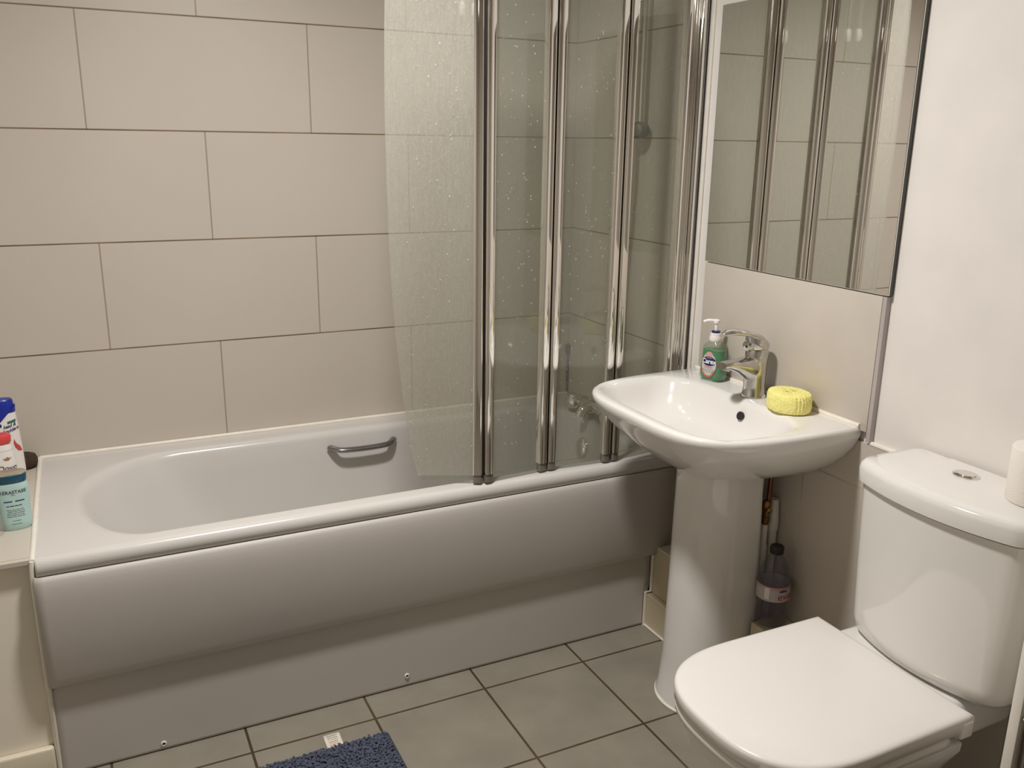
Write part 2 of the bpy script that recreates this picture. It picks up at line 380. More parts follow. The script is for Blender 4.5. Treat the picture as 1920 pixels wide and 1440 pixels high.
# ------------------------------------------------------------------ bathtub
TUBZ = .56
tub = thing('bathtub', 'white acrylic bathtub with a chrome grip along the tiled back wall', 'bathtub', (-.85, -.35, 0))
def sq(r): return [(r, r)]*4
N_, M_ = 22, 16
outer = lambda z, e: ring(rrect(-1.7035, -.004, -.704+e, -.004, [(.006+0*e, .006)]*2 + [(.006, .006)]*2, N_, M_), z)
def inner(x0, x1, y0, y1, lr, rr, z): return ring(rrect(x0, x1, y0, y1, [rr, rr, lr[1], lr[0]], N_, M_), z)
rings = [outer(.5225, .004), outer(.524, .001), outer(.540, 0), outer(.548, .0015), outer(.555, .006), outer(.5588, .0115), outer(.56, .018), ring(rrect(-1.6985, -.009, -.680, -.009, [(.006, .006)]*4, N_, M_), .5601)]
LF, LB, RR = (.16, .27), (.26, .27), (.13, .15)
rings += [inner(-1.628, -.078, -.656, -.073, (LF, LB), RR, .5601), inner(-1.622, -.082, -.651, -.078, (LF, LB), RR, .560),
          inner(-1.613, -.089, -.644, -.088, (LF, LB), RR, .5575),
          inner(-1.605, -.095, -.640, -.095, (LF, LB), RR, .551),
          inner(-1.597, -.099, -.637, -.099, (LF, LB), RR, .540),
          inner(-1.560, -.105, -.630, -.106, ((.2, .26), (.26, .26)), RR, .48),
          inner(-1.49, -.118, -.618, -.120, ((.22, .24), (.26, .24)), RR, .38),
          inner(-1.41, -.135, -.600, -.140, ((.24, .22), (.26, .22)), RR, .28),
          inner(-1.34, -.155, -.580, -.160, ((.24, .2), (.24, .2)), RR, .22),
          inner(-1.26, -.185, -.545, -.195, ((.2, .17), (.2, .17)), (.12, .13), .187),
          inner(-1.12, -.25, -.47, -.27, ((.1, .1), (.1, .1)), (.1, .1), .176)]
o = obj('shell', loft(rings, False, True), M['acrylic'], tub, angle=60)
# grip on the far side
gp = spline([(-.908, -.107, .513), (-.895, -.126, .512), (-.872, -.140, .510), (-.80, -.142, .508), (-.735, -.140, .510), (-.713, -.126, .512), (-.700, -.107, .513)], 6)
obj('grip', tube(gp, [.011]*len(gp), 14, sy=.75), M['grip'], tub)
obj('overflow_cover', axis_lathe([(.031, 0), (.031, .006), (.026, .011), (.008, .013)], (-.108, -.30, .462), (-1, 0, .12), 32), M['chrome'], tub)
# side panel with its two caps
pan = thing('bath_skirt', 'white plastic bath front panel with a fold line above the floor tiles', 'bath panel', (-.85, -.68, 0))
prof = [(-.680, .5212), (-.7010, .5210), (-.7070, .5180), (-.7105, .510), (-.7133, .497), (-.7152, .478), (-.7162, .45), (-.7152, .41), (-.7120, .36), (-.7060, .31), (-.6980, .266), (-.6945, .249), (-.6925, .2445), (-.6885, .241), (-.6745, .236), (-.6738, .22), (-.6740, .15), (-.6745, .07), (-.6749, .009), (-.675, .0035)]
pr = [Vector((0, y, z)) for y, z in prof]
bm = bmesh.new(); rr_ = []
for x in (-1.7085, -1.69, -1.6, -1.2, -.8, -.4, -.1, -.0015):
    xr = []
    for y, z in prof:
        xx = x
        if x > -.2 and z < .262: xx = min(x, -.0725 if z > .112 else -.0945)
        if x > -.05 and z >= .262: xx = x
        xr.append((xx, y, z))
    rr_.append(xr)
loft(rr_, False, False, closed=False, bm=bm)
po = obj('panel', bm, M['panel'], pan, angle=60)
sm = po.modifiers.new('thick', 'SOLIDIFY'); sm.thickness = .003; sm.offset = -1
for x, z in ((-.864, .033), (-1.486, .019)):
    c = obj('screw_cap', axis_lathe([(.0068, -.002), (.0068, .0025), (.0055, .004), (.0042, .004), (.0040, .0015)], (x, -.6745, z), (0, -1, 0), 24), M['white_plastic'], pan)
    obj('screw_head', axis_lathe([(.0036, 0), (.0036, .0025), (.001, .003)], (x, -.6735, z), (0, -1, 0), 16), M['dark'], c)

# ------------------------------------------------------------------ bath mixer and shower hose (behind the glass)
bx = thing('bath_mixer_tap', 'chrome bath mixer tap with round knobs behind the wet glass screen', 'tap', (-.06, -.3, TUBZ))
obj('body', axis_lathe([(.018, -.075), (.022, -.06), (.022, .06), (.018, .075)], (-.075, -.315, .606), (0, 1, 0)), M['chrome'], bx)
for y in (-.245, -.385):
    obj('pillar', lathe([(.026, 0), (.026, .008), (.016, .014), (.016, .045)], (-.062, y+.0, TUBZ)), M['chrome'], bx)
for s, y in ((1, -.24), (-1, -.39)):
    obj('knob', axis_lathe([(.012, 0), (.012, .012), (.026, .018), (.029, .03), (.028, .045), (.02, .054), (.005, .057)], (-.078, y, .602), (-.4, s, -.1), 28), M['chrome'], bx)
obj('spout', tube(spline([(-.075, -.315, .606), (-.10, -.315, .605), (-.122, -.315, .596), (-.13, -.315, .578)], 6), .017, 20), M['chrome'], bx)
sh = thing('shower_rail', 'slim chrome shower rail with slider and ribbed hose behind the screen', 'shower', (-.03, -.40, 1.0))
obj('rail', tube([(-.035, -.440, 1.46), (-.035, -.440, 1.95)], .0085, 16), M['chrome'], sh)
for z in (1.9,):
    obj('bracket', axis_lathe([(.016, 0), (.013, .03)], (-.0005, -.440, z), (-1, 0, 0), 24), M['chrome'], sh)
sl = obj('slider', axis_lathe([(.022, -.02), (.024, -.01), (.024, .01), (.018, .022), (.006, .027)], (-.042, -.448, 1.478), (-1, -.5, 0), 28), M['cap_grey'], sh)
hp = spline([(-.055, -.405, 1.90), (-.055, -.412, 1.83), (-.055, -.4195, 1.617), (-.055, -.424, 1.35), (-.055, -.405, 1.11), (-.055, -.398, .97), (-.058, -.405, .80), (-.062, -.385, .70), (-.068, -.35, .66), (-.072, -.325, .64)], 40)
obj('hose', tube(hp, [.0078 if i % 2 else .0062 for i in range(len(hp))], 10), M['alu'], sh)
obj('handset', axis_lathe([(.011, -.16), (.013, -.03), (.02, -.01), (.045, .02), (.05, .035), (.045, .04)], (-.075, -.41, 2.05), (-.6, .1, .5), 28), M['chrome'], sh)

# ------------------------------------------------------------------ folding bath screen
scr = thing('bath_screen', 'folding bath screen of four damp glass panels in chrome frames', 'bath screen', (-.4, -.68, TUBZ))
HA, HB, HC, HW = Vector((-.645, -.686, 0)), Vector((-.447, -.668, 0)), Vector((-.246, -.678, 0)), Vector((-.028, -.652, 0))
FD = Vector((-.906, .4235, 0)).normalized()
Z0, Z1 = .588, 1.975
def extr(p, d, side, z0, z1, w_=.0245, h=.0125, style=0):
    """half-round chrome frame along the edge of a pane: p at the hinge, d into the pane"""
    nrm = Vector((-d.y, d.x, 0)); sec = []
    if nrm.y > 0: nrm = -nrm                     # towards the room
    pts = [(0, -.006), (0, .004)]
    pts += [(w_*.5 - w_*.5*math.cos(PI*i/14), .004 + (h-.004)*math.sin(PI*i/14)**.38) for i in range(1, 14)]
    pts += [(w_, .004), (w_, -.006)]
    pts += [(w_*.5 + w_*.5*math.cos(PI*i/10), -.006 - (h-.006)*math.sin(PI*i/10)**.38) for i in range(1, 10)]
    return loft([[p + d*a + nrm*b + Vector((0, 0, z)) for a, b in pts] for z in (z0, z1)])
def pane(p0, d, a0, outline_fn, z0, z1, nz):
    """glass slab: from distance a0 to outline_fn(z) along d"""
    nrm = Vector((-d.y, d.x, 0)); th = .0025; bm = bmesh.new(); rings = []
    for k in range(nz+1):
        z = z0+(z1-z0)*k/nz; a1 = outline_fn(z)
        rings.append([p0+d*a0-nrm*th+Vector((0, 0, z)), p0+d*a1-nrm*th+Vector((0, 0, z)), p0+d*a1+nrm*th+Vector((0, 0, z)), p0+d*a0+nrm*th+Vector((0, 0, z))])
    return loft(rings, bm=bm)
def drops(p0, d, amax, zr, n, parent, seed):
    rng = random.Random(seed); nrm = Vector((-d.y, d.x, 0))
    if nrm.y > 0: nrm = -nrm
    bm = bmesh.new()
    for _ in range(n):
        if not _ % 5: ca, cz = rng.uniform(.03, amax), rng.uniform(*zr)          # drops gather in loose clusters
        a = min(amax, max(.03, rng.gauss(ca, .03))); z = min(zr[1], max(zr[0], rng.gauss(cz, .05))); r = rng.choice((.0007, .0009, .0012, .0016, .0021)); e = rng.uniform(1, 1.6)
        c = p0+d*a+nrm*.0026+Vector((0, 0, z))
        loft([[c + d*(r*math.cos(q)*math.cos(2*PI*i/8)) + Vector((0, 0, e*r*math.cos(q)*math.sin(2*PI*i/8))) + nrm*(r*.7*math.sin(q)) for i in range(8)] for q in (0, .5, 1.0, 1.4)], False, True, bm=bm)
    o = obj('water_drops', bm, M['water'], parent); o['kind'] = 'stuff'
def interp(tab):
    def f(z):
        for (za, a), (zb, b) in zip(tab, tab[1:]):
            if z <= zb: return a + (b-a)*(z-za)/(zb-za)
        return tab[-1][1]
    return f
free = interp([(.588, 0.1742), (.62, 0.1823), (.70, 0.1955), (.80, 0.2087), (.90, 0.2193), (1.0, 0.2269), (1.1, 0.2320), (1.2, 0.2355), (1.35, 0.2381), (1.5, 0.2386), (1.65, 0.2360), (1.8, 0.2310), (1.9, 0.2178), (1.94, 0.1925), (1.975, 0.1216)])
segs = [(HA, HB), (HB, HC), (HC, HW)]
g0 = obj('glass_panel', pane(HA, FD, .02, free, Z0-.004, Z1, 60), M['film_glass'], scr, angle=30)
drops(HA, FD, .19, (.62, 1.75), 170, g0, 3)
obj('frame', extr(HA+FD*.0025, FD, 1, Z0, Z1), M['chrome'], scr)
obj('end_cap', extr(HA+FD*.0035, FD, 1, Z0-.022, Z0-.001, .0225, .0105), M['cap_grey'], scr)
obj('bottom_seal', loft([[HA+FD*a+Vector((0, s, z)) for s, z in ((-.003, Z0-.003), (.003, Z0-.003), (.0012, Z0-.016), (-.0012, Z0-.016))] for a in (.026, .165)]), M['glass'], scr)
for i, (a, b) in enumerate(segs):
    dv = (b-a); L = dv.length; dv.normalize()
    g = obj('glass_panel', pane(a, dv, .02, lambda z: L-.02, Z0-.004, Z1, 2), M['glass'], scr)
    drops(a, dv, L-.03, (.66, 1.75), (190, 150, 60)[i], g, 11+i)
    for p, q in ((a, dv), (b, -dv)):
        obj('frame', extr(p+q*.0025, q, 1, Z0, Z1), M['chrome'], scr)
        obj('end_cap', extr(p+q*.0035, q, 1, Z0-.022, Z0-.001, .0225, .0105), M['cap_grey'], scr)
    obj('bottom_seal', loft([[a+dv*t_+Vector((0, s, z)) for s, z in ((-.003, Z0-.003), (.003, Z0-.003), (.0012, Z0-.024), (-.0012, Z0-.024))] for t_ in (.027, L-.027)]), M['glass'], scr)
for h in (HA, HB, HC):
    obj('hinge', lathe([(.0045, Z0-.012), (.0045, Z1)], (h.x, h.y+.006, 0), 12), M['rubber'], scr)
# wall channel: two nested profiles
wc = box(-.030, -.0012, -.672, -.632, Z0-.02, Z1, .003, 2)
obj('wall_channel', wc, M['chrome'], scr)
wr = bmesh.new()
for (x0, x1, y0, y1) in ((-.0335, -.029, -.668, -.660), (-.0335, -.029, -.654, -.647), (-.026, -.004, -.6765, -.671), (-.018, -.0012, -.682, -.676)):
    box(x0, x1, y0, y1, Z0-.018, Z1, .0015, 2, wr)
obj('channel_rib', wr, M['chrome'], scr)

# ------------------------------------------------------------------ mirror and splashback
mi = thing('mirror', 'frameless rectangular mirror on the white wall above the basin', 'mirror', (0, -1.05, 1.13))
obj('backing', box(-.002, .0088, -1.3655, -.743, 1.1325, 1.784), M['mirror_edge'], mi, smooth=False)
obj('mirror_glass', box(-.0065, -.0022, -1.366, -.7425, 1.132, 1.7845, .0012, 1), M['mirror'], mi, smooth=False)
sp = obj('splashback_tile', box(-.006, .0088, -1.352, -.745, .822, 1.1295, .0015, 2), M['splash']); tag(sp, 'large plain beige tile between the basin and the mirror', 'tile')
struct('trim_10', box(-.0045, .0089, -1.3625, -1.3525, .80, 1.1295), M['trim_grey'])

# ------------------------------------------------------------------ washbasin
YB = -1.036
wb = thing('washbasin', 'white ceramic washbasin on a full pedestal below the mirror', 'washbasin', (-.15, YB, 0))
C_ = (-.215, YB)
def dshape(W_, D, n, x0=-.0015, taper=0.0):
    def f(x, y):
        if x > x0: return False
        u = abs((y-YB)/(W_*(1-taper*max(0, -x)/D))); v = max(0, -(x-x0))/D
        return u**n + v**n <= 1
    return f
def sell(cx, cy, a, b, n):
    return lambda x, y: abs((x-cx)/a)**n + abs((y-cy)/b)**n <= 1
def inner_f(e, n=4.0):
    # bowl opening: flat towards the deck, rounded to the front
    def f(x, y):
        u = abs((y-YB)/(.262-e)); v = (x+.247)
        v = v/(.152-e) if v > 0 else -v/(.150-e)
        return u**n + abs(v)**n <= 1
    return f
NB = 120
def corner_polar(inside, c, hw, x0=-.0015, nb=24, nf=130):
    a = math.atan2(hw, x0-c[0]); out = []
    ang = [-a+2*a*i/nb for i in range(nb)] + [a+(2*PI-2*a)*i/nf for i in range(nf)]
    for q in ang:
        dx, dy = math.cos(q), math.sin(q); lo_, hi = 0, 2
        for _ in range(38):
            m_ = (lo_+hi)/2
            if inside(c[0]+dx*m_, c[1]+dy*m_): lo_ = m_
            else: hi = m_
        out.append((c[0]+dx*lo_, c[1]+dy*lo_))
    return out
oz = lambda f, z, hw=.297: ring(corner_polar(f, C_, hw), z)
top = []
def und(s, sx, z, n=3.2):
    return oz(dshape(.299*s, .425*sx, n), z, .2985*s)
rings = [und(.36, .585, 0.6540, 2.4), und(.46, .63, 0.6636, 2.6), und(.62, .72, 0.6860, 2.8), und(.76, .82, 0.7164, 3.0), und(.87, .90, 0.7476, 3.4), und(.945, .955, 0.7764, 3.8),
         und(.985, .988, 0.7996, 4.1), oz(dshape(.299, .425, 4.2), .812, .2985), oz(dshape(.299, .425, 4.3), .822, .2985), oz(dshape(.2965, .4225, 4.3), .8275, .296), oz(dshape(.291, .417, 4.3), .830, .2905),
         oz(inner_f(-.006), .830), oz(inner_f(.0), .8285), oz(inner_f(.006), .824), oz(inner_f(.012), .815),
         oz(inner_f(.022, 3.6), .79), oz(inner_f(.036, 3.2), .762), oz(inner_f(.058, 2.8), .738), oz(inner_f(.09, 2.4), .722), oz(inner_f(.115, 2.2), .717)]
bo = obj('bowl', loft(rings, True, True), M['ceramic'], wb, angle=60)
def ped(s, z, dy=0, hw=.105, a=.108, n=2.25, xb=-.076):
    def f(x, y):
        if x > xb: return False
        u = abs((y-YB-dy)/(hw*s))
        if x > -.15: return u <= 1
        return u**n + abs((x+.15)/(a*s))**n <= 1
    return ring(polar(f, (-.13, YB), 96), z)
obj('pedestal', loft([ped(1.10, .002), ped(1.10, .012), ped(1.045, .03), ped(.985, .12), ped(.955, .3), ped(.93, .5, .002), ped(.91, .60, .004), ped(.89, .70, .006)], True, True), M['ceramic'], wb, angle=60)
obj('overflow_hole', axis_lathe([(.0105, -.004), (.0105, .0012), (.0085, .0016)], (-.1225, -1.068, .795), (-1, 0, .35), 24), M['dark'], wb)
obj('waste_plug', lathe([(.03, 0), (.028, .004), (.012, .006)], (-.25, YB, .717), 32), M['chrome'], wb)
sl_ = tube([(-.007, -.738, .831), (-.008, -1.1, .832), (-.007, -1.334, .832)], [.005, .0065, .006], 10)
obj('sealant_bead', sl_, M['seal'], wb)
obj('floor_bead', tube([(-.15+.122*math.cos(a), YB+.119*math.sin(a), .003) for a in [PI*.62+PI*.8*i/20 for i in range(21)]], .004, 8), M['seal'], wb)
obj('grime_patch', axis_lathe([(.004, 0), (.012, .004), (.011, .012), (.003, .016)], (-.012, -1.262, .722), (-.3, .3, 1), 14), M['grime'], wb)

# basin tap
tp = thing('basin_mixer_tap', 'chrome single lever basin tap with a loop handle and yellow reflections', 'tap', (-.057, YB, .83))
TX = -.057
body = lathe([(.0305, .0005), (.0305, .006), (.0280, .010), (.0268, .03), (.0268, .075), (.0280, .10), (.0286, .118), (.0262, .124)], (TX, YB, .83), 40)
obj('body', body, M['tapchrome'], tp)
spp = spline([(TX+.006, YB, .928), (-.085, YB, .925), (-.115, YB, .9245), (-.145, YB, .923), (-.166, YB, .920)], 6)
bm = bmesh.new(); rg = []
for i, p in enumerate(spp):
    t_ = i/(len(spp)-1); hw = .0264-.0062*t_; hh = .040*(1-t_)**2.0+.0085; dz = -.020*(1-t_)**1.6
    rg.append([p + Vector((.004*math.sin(2*PI*k/20), hw*math.cos(2*PI*k/20), hh*math.sin(2*PI*k/20)*(1.15 if math.sin(2*PI*k/20) < 0 else .75) + dz)) for k in range(20)])
obj('spout', loft(rg, bm=bm), M['tapchrome'], tp)
obj('aerator', axis_lathe([(.0105, 0), (.0105, .012), (.007, .012)], (-.150, YB, .9165), (-.25, 0, -1), 24), M['white_plastic'], tp)
lv = obj('lever', loft([[(TX+dx+r*1.05*math.cos(2*PI*i/36), YB+r*math.sin(2*PI*i/36), z+tz*math.cos(2*PI*i/36)) for i in range(36)] for dx, r, z, tz in
    ((0, .0270, .9545, 0), (0, .0285, .958, 0), (-.001, .0287, .968, -.002), (-.004, .0270, .978, -.006), (-.010, .0225, .986, -.008), (-.018, .0150, .991, -.006), (-.022, .004, .993, -.002))]), M['tapchrome'], tp)
for s in (-1, 1):
    lp = spline([(TX+.010, YB+s*.014, .966), (TX-.008, YB+s*.017, .982), (-.085, YB+s*.0185, .991), (-.115, YB+s*.0175, .998), (-.145, YB+s*.013, 1.0005), (-.163, YB+s*.004, .9975), (-.167, YB, .9965)], 6)
    obj('loop_rail', tube(lp, [.0105-.0052*min(1, i/30) for i in range(len(lp))], 12, sy=.8), M['tapchrome'], lv)
obj('cartridge_housing', axis_lathe([(.015, 0), (.0155, .026), (.012, .033), (.004, .034)], (TX-.004, YB, .966), (-1, 0, -.15), 28), M['tapchrome'], lv)
obj('indicator', axis_lathe([(.004, 0), (.003, .0015)], (TX-.0375, YB-.003, .9615), (-1, 0, -.15), 14), M['dark'], lv)

# soap dispenser
SX, SY = -.052, -.868
sd = thing('soap_dispenser', 'clear pump bottle of green hand soap on the back of the basin', 'soap bottle', (SX, SY, .8305))
SR = math.radians(-74)       # broad face turned to the room
def so(x, y):
    c, s = math.cos(SR), math.sin(SR); return SX+x*c-y*s, SY+x*s+y*c
def soapring(a, b, z, n=48, e=3.0):
    out = []
    for i in range(n):
        q = 2*PI*i/n; c, s = math.cos(q), math.sin(q)
        x = a*math.copysign(abs(c)**(2/e), c); y = b*math.copysign(abs(s)**(2/e), s)
        X, Y = so(x, y); out.append((X, Y, .8305+z))
    return out
sprof = [(.028, .018, .0), (.034, .0225, .004), (.0365, .0245, .015), (.035, .0235, .035), (.033, .022, .055), (.032, .0215, .075), (.031, .021, .088), (.027, .019, .097), (.018, .0155, .103), (.0145, .0145, .106)]
obj('bottle', loft([soapring(a, b, z) for a, b, z in sprof]), M['soap_clear'], sd, angle=50)
obj('liquid', loft([soapring(a-.0022, b-.0022, z+.002) for a, b, z in sprof[:6]] + [soapring(.0292, .0192, .0835)]), M['soap'], sd, angle=50)
obj('cap', lathe([(.0155, .1065), (.0165, .108), (.0165, .118), (.0145, .121), (.0145, .127), (.0125, .129)], (SX, SY, .8305), 28), M['white_plastic'], sd)
obj('collar', lathe([(.0115, .1295), (.0115, .1335), (.009, .1345)], (SX, SY, .8305), 24), M['navy'], sd)
pm = lathe([(.0045, .1348), (.0045, .153), (.008, .155), (.0085, .162), (.006, .1645)], (SX, SY, .8305), 20)
tube(spline([(SX, SY, .8305+.1605), (SX-.018, SY+.012, .8305+.161), (SX-.028, SY+.019, .8305+.157)], 5), [.0045]*6+[.004]*4+[.0032], 10, pm)
obj('pump_head', pm, M['white_print'], sd)
def soapface(u, v, off=.0002):
    zc = v; tab = [(a, b, z) for a, b, z in sprof]
    for (a0, b0, z0), (a1, b1, z1) in zip(tab, tab[1:]):
        if zc <= z1: k = (zc-z0)/(z1-z0); a = a0+(a1-a0)*k; b = b0+(b1-b0)*k; break
    y = -b*(max(0, 1-abs(u/a)**3.0))**(1/3.0) - off
    X, Y = so(u, y); return Vector((X, Y, .8305+zc))
lb = obj('label', disc(soapface, 0, .044, .0225, .033, 40, 6), M['label_grey'], sd)
obj('pink_top', disc(lambda u, v: soapface(u, v, .0003), 0, .071, .011, .009, 28, 3), M['label_pink'], lb)
bm = bmesh.new()
for k in range(24):
    q0, q1 = PI*(1.12+.76*k/24), PI*(1.12+.76*(k+1)/24)
    f = lambda q, s: soapface(.0222*s*math.cos(q), .044+.0325*s*math.sin(q), .0004)
    vs = [bm.verts.new(f(q, s)) for q, s in ((q0, .88), (q1, .88), (q1, 1), (q0, 1))]; bm.faces.new(vs)
obj('orange_rim', bm, M['label_orange'], lb)
obj('logo_oval', disc(lambda u, v: soapface(u, v, .0005), 0, .054, .0215, .0125, 36, 5), M['navyprint'], lb)
obj('logo_text', textbm('Carex', .0175, lambda u, v: soapface(u, .0535+v, .0007), .0004), M['white_print'], lb)
obj('small_logo_text', textbm('Cussons', .0042, lambda u, v: soapface(u, .0635+v, .0007)), M['white_print'], lb)
bm = patch(lambda u, v: soapface(u, v, .0004), -.0145, .0145, .0235, .0345, 8, 3); obj('text_block', bm, M['cap_grey'], lb)
for k, z in enumerate((.0385, .0325, .029, .0255)):
    obj('small_print', smallprint(lambda u, v: soapface(u, v, .0006), -.015, .015, z, .0016, 40+k), M['inkred'] if k == 0 else M['white_print'], lb)

# sponge
bm = lathe([(.046, 0), (.053, .003), (.055, .012), (.055, .036), (.052, .0445), (.046, .047), (.03, .0475), (.012, .0478)], (0, 0, 0), 72, sx=.86, sy=1.03)
bmesh.ops.subdivide_edges(bm, edges=bm.edges[:], cuts=2, use_grid_fill=True)
rng = random.Random(5)
for v in bm.verts:
    q = math.atan2(v.co.y, v.co.x); r = v.co.xy.length
    if r > .03 and -2.05 < q < -1.2: v.co.xy *= 1 - .03*(.5+.5*math.sin(q*44))
    v.co += Vector((rng.uniform(-1, 1), rng.uniform(-1, 1), rng.uniform(-1, 1)*(v.co.z > .003)))*.0007
for v in bm.verts: v.co += Vector((-.064, -1.168, .8305))
sg = obj('sponge', bm, M['sponge'], angle=80); tag(sg, 'round yellow bath sponge sitting on the basin beside the tap', 'sponge')

# ------------------------------------------------------------------ pipes and water bottle behind the pedestal
pp = thing('supply_pipe', 'narrow copper and brass supply pipe with isolating valve behind the pedestal', 'pipe', (-.05, -1.085, .26))
PX, PY = -.050, -1.112
obj('pipe', tube([(PX, PY, .47), (PX+.005, PY, .56), (PX+.008, PY, .66)], .006, 12), M['copper'], pp)
obj('valve', lathe([(.008, .51), (.012, .515), (.012, .53), (.009, .533), (.009, .55), (.0125, .553), (.0125, .57), (.008, .575)], (PX, PY, 0), 8), M['brass'], pp)
obj('valve_screw', axis_lathe([(.007, 0), (.007, .012), (.004, .014)], (PX, PY-.006, .553), (-.4, -1, 0), 14), M['brass'], pp)
obj('pipe_sleeve', lathe([(.011, .003), (.011, .45), (.0085, .455), (.0085, .51)], (PX, PY, 0), 20), M['pvc'], pp)
wp = thing('waste_pipe', 'white plastic waste pipe standing against the wall behind the pedestal', 'pipe', (-.03, -1.115, .26))
obj('pipe', tube([(-.016, -1.104, .003), (-.016, -1.104, .50)], .0125, 20), M['pvc'], wp)
obj('collar', lathe([(.0145, .485), (.0155, .49), (.0155, .515), (.0135, .54), (.011, .57)], (-.0165, -1.104, 0), 24), M['pvc'], wp)
struct('ledge_behind_pedestal', box(-.1005, -.0003, -1.28, -1.150, 0, .2625, .002, 1), M['box_tile'])
BX, BY, BZ = -.056, -1.170, .2672
wbt = thing('water_bottle', 'clear plastic water bottle with black cap standing behind the pedestal', 'bottle', (BX, BY, BZ))
bp_ = [(.030, .002), (.036, 0), (.0405, .006), (.041, .026), (.0375, .045), (.0365, .055), (.0395, .067), (.0412, .072), (.0412, .112), (.0405, .12), (.0375, .138), (.030, .160), (.0205, .178), (.0150, .186), (.0140, .192)]
obj('bottle', lathe(bp_, (BX, BY, BZ), 44), M['bottle_clear'], wbt, angle=60)
obj('cap', lathe([(.0165, .190), (.0172, .193), (.0172, .206), (.0155, .209), (.004, .2095)], (BX, BY, BZ), 32), M['black_cap'], wbt)
BA = math.atan2(CAM.y-BY, CAM.x-BX)
def bf(u, v, off=.0): 
    a = BA + u/.0416; return Vector((BX+(.0416+off)*math.cos(a), BY+(.0416+off)*math.sin(a), BZ+v-.006))
lb = obj('label', lathe([(.0416, .073), (.0416, .1125)], (BX, BY, BZ), 64, cap0=False, cap1=False), M['label_grey'], wbt)
obj('pink_band', lathe([(.0418, .105), (.0418, .1127)], (BX, BY, BZ), 64, cap0=False, cap1=False), M['label_pink'], lb)
obj('barcode', patch(lambda u, v: bf(u, v, .0005), -.020, -.0075, .085, .115, 6, 2), M['white_print'], lb)
bm = bmesh.new()
for k in range(9): 
    v0 = .0885+k*.0025; merge(bm, patch(lambda u, v: bf(u, v, .0002), -.0175, -.0100, v0, v0+.0014, 4, 1))
obj('barcode_lines', bm, M['bluebar'], lb)
obj('logo_text', textbm('evian', .027, lambda u, v: bf(u+.013, .0935+v, .0006), .0001, 'LEFT'), M['inkred'], lb)
bm = bmesh.new()
for u0, h in ((.020, .006), (.027, .009), (.034, .006)):
    bm.faces.new([bm.verts.new(bf(u, v, .0007)) for u, v in ((u0-.005, .1065), (u0+.005, .1065), (u0+.001, .1065+h))])
obj('mountain_logo', bm, M['navyprint'], lb)

# ------------------------------------------------------------------ toilet
YT = -1.637
wc_ = thing('toilet', 'white close coupled toilet with closed lid below a dual flush cistern', 'toilet', (-.3, YT, 0))
CC = (-.40, YT)
def lidf(e, x0=-.190, xf=-.645, hw=.194):
    def f(x, y):
        if x > x0-e: return False
        xc = -.43; u = abs((y-YT)/(hw-e))
        if x > xc: 
            u2 = abs((y-YT)/((hw-e)*(1-.015*(x-xc)/.25))); return u2 <= 1
        v = (xc-x)/(xc-xf-e); return u**2.7 + v**2.7 <= 1
    return f
NL = 132
lr = lambda e, z, **k: ring(polar(lidf(e, **k), CC, NL), z)
def dome(r, dz): return r
lid = loft([lr(.004, .4285), lr(0, .4315), lr(0, .452), lr(.0012, .4565), lr(.005, .4595), lr(.012, .4608), lr(.06, .4622), lr(.12, .4630)], True, True)
obj('lid', lid, M['lid'], wc_, angle=55)
obj('seat', loft([lr(.007, .405, x0=-.236), lr(.003, .408, x0=-.236), lr(.003, .421, x0=-.236), lr(.008, .4255, x0=-.236)], True, True), M['lid'], wc_, angle=55)
for s in (-1, 1): obj('hinge', box(-.224, -.1903, YT+s*.0975-.0965, YT+s*.0975+.0965, .4155, .4515, .006, 3), M['lid'], wc_)
def panr(hw, xb, xf, z, n=2.6):
    def f(x, y):
        if x > xb: return False
        xc = -.36; u = abs((y-YT)/hw)
        if x > xc: return u <= 1
        return u**n + ((xc-x)/(xc-xf))**n <= 1
    return ring(polar(f, (-.34, YT), 96), z)
obj('pan', loft([panr(.115, -.16, -.515, .002), panr(.115, -.16, -.515, .03), panr(.108, -.15, -.505, .10), panr(.118, -.13, -.53, .2), panr(.148, -.20, -.585, .3), panr(.174, -.215, -.622, .36), panr(.185, -.205, -.634, .385), panr(.186, -.203, -.634, .402), panr(.182, -.207, -.628, .4045)], True, True), M['ceramic'], wc_, angle=55)
obj('cistern_shelf', box(-.20, -.006, YT-.15, YT+.15, .36, .448, .02, 4), M['ceramic'], wc_)
# cistern
YCc = -1.668
def cisr(hw, depth, bow, z, rad=.03):
    def f(x, y):
        if x > -.004: return False
        u = (y-YCc)/hw
        if abs(u) > 1: return False
        xf = -(depth+bow*(1-u*u))
        if x < xf: return False
        ey = hw-abs(y-YCc); ex = x-xf
        if ey < rad and ex < rad: return (rad-ey)**2+(rad-ex)**2 <= rad*rad
        return True
    return ring(polar(f, (-.09, YCc), 144), z)
cs = obj('cistern', loft([cisr(.150, .135, .035, .450), cisr(.165, .145, .036, .456), cisr(.173, .150, .037, .468), cisr(.177, .152, .038, .49), cisr(.181, .156, .038, .62), cisr(.186, .160, .038, .783)], True, True), M['ceramic'], wc_, angle=50)
cl = obj('cistern_lid', loft([cisr(.188, .163, .040, .7865), cisr(.192, .168, .040, .789), cisr(.193, .1695, .040, .815), cisr(.191, .167, .040, .8235), cisr(.186, .162, .040, .829), cisr(.17, .146, .040, .8315), cisr(.10, .10, .03, .833)], True, True), M['ceramic'], cs, angle=50)
fb = obj('flush_button', lathe([(.026, 0), (.026, .002), (.023, .0045), (.021, .0035)], (-.062, -1.647, .8325), 40, sx=.8), M['chrome'], cs)
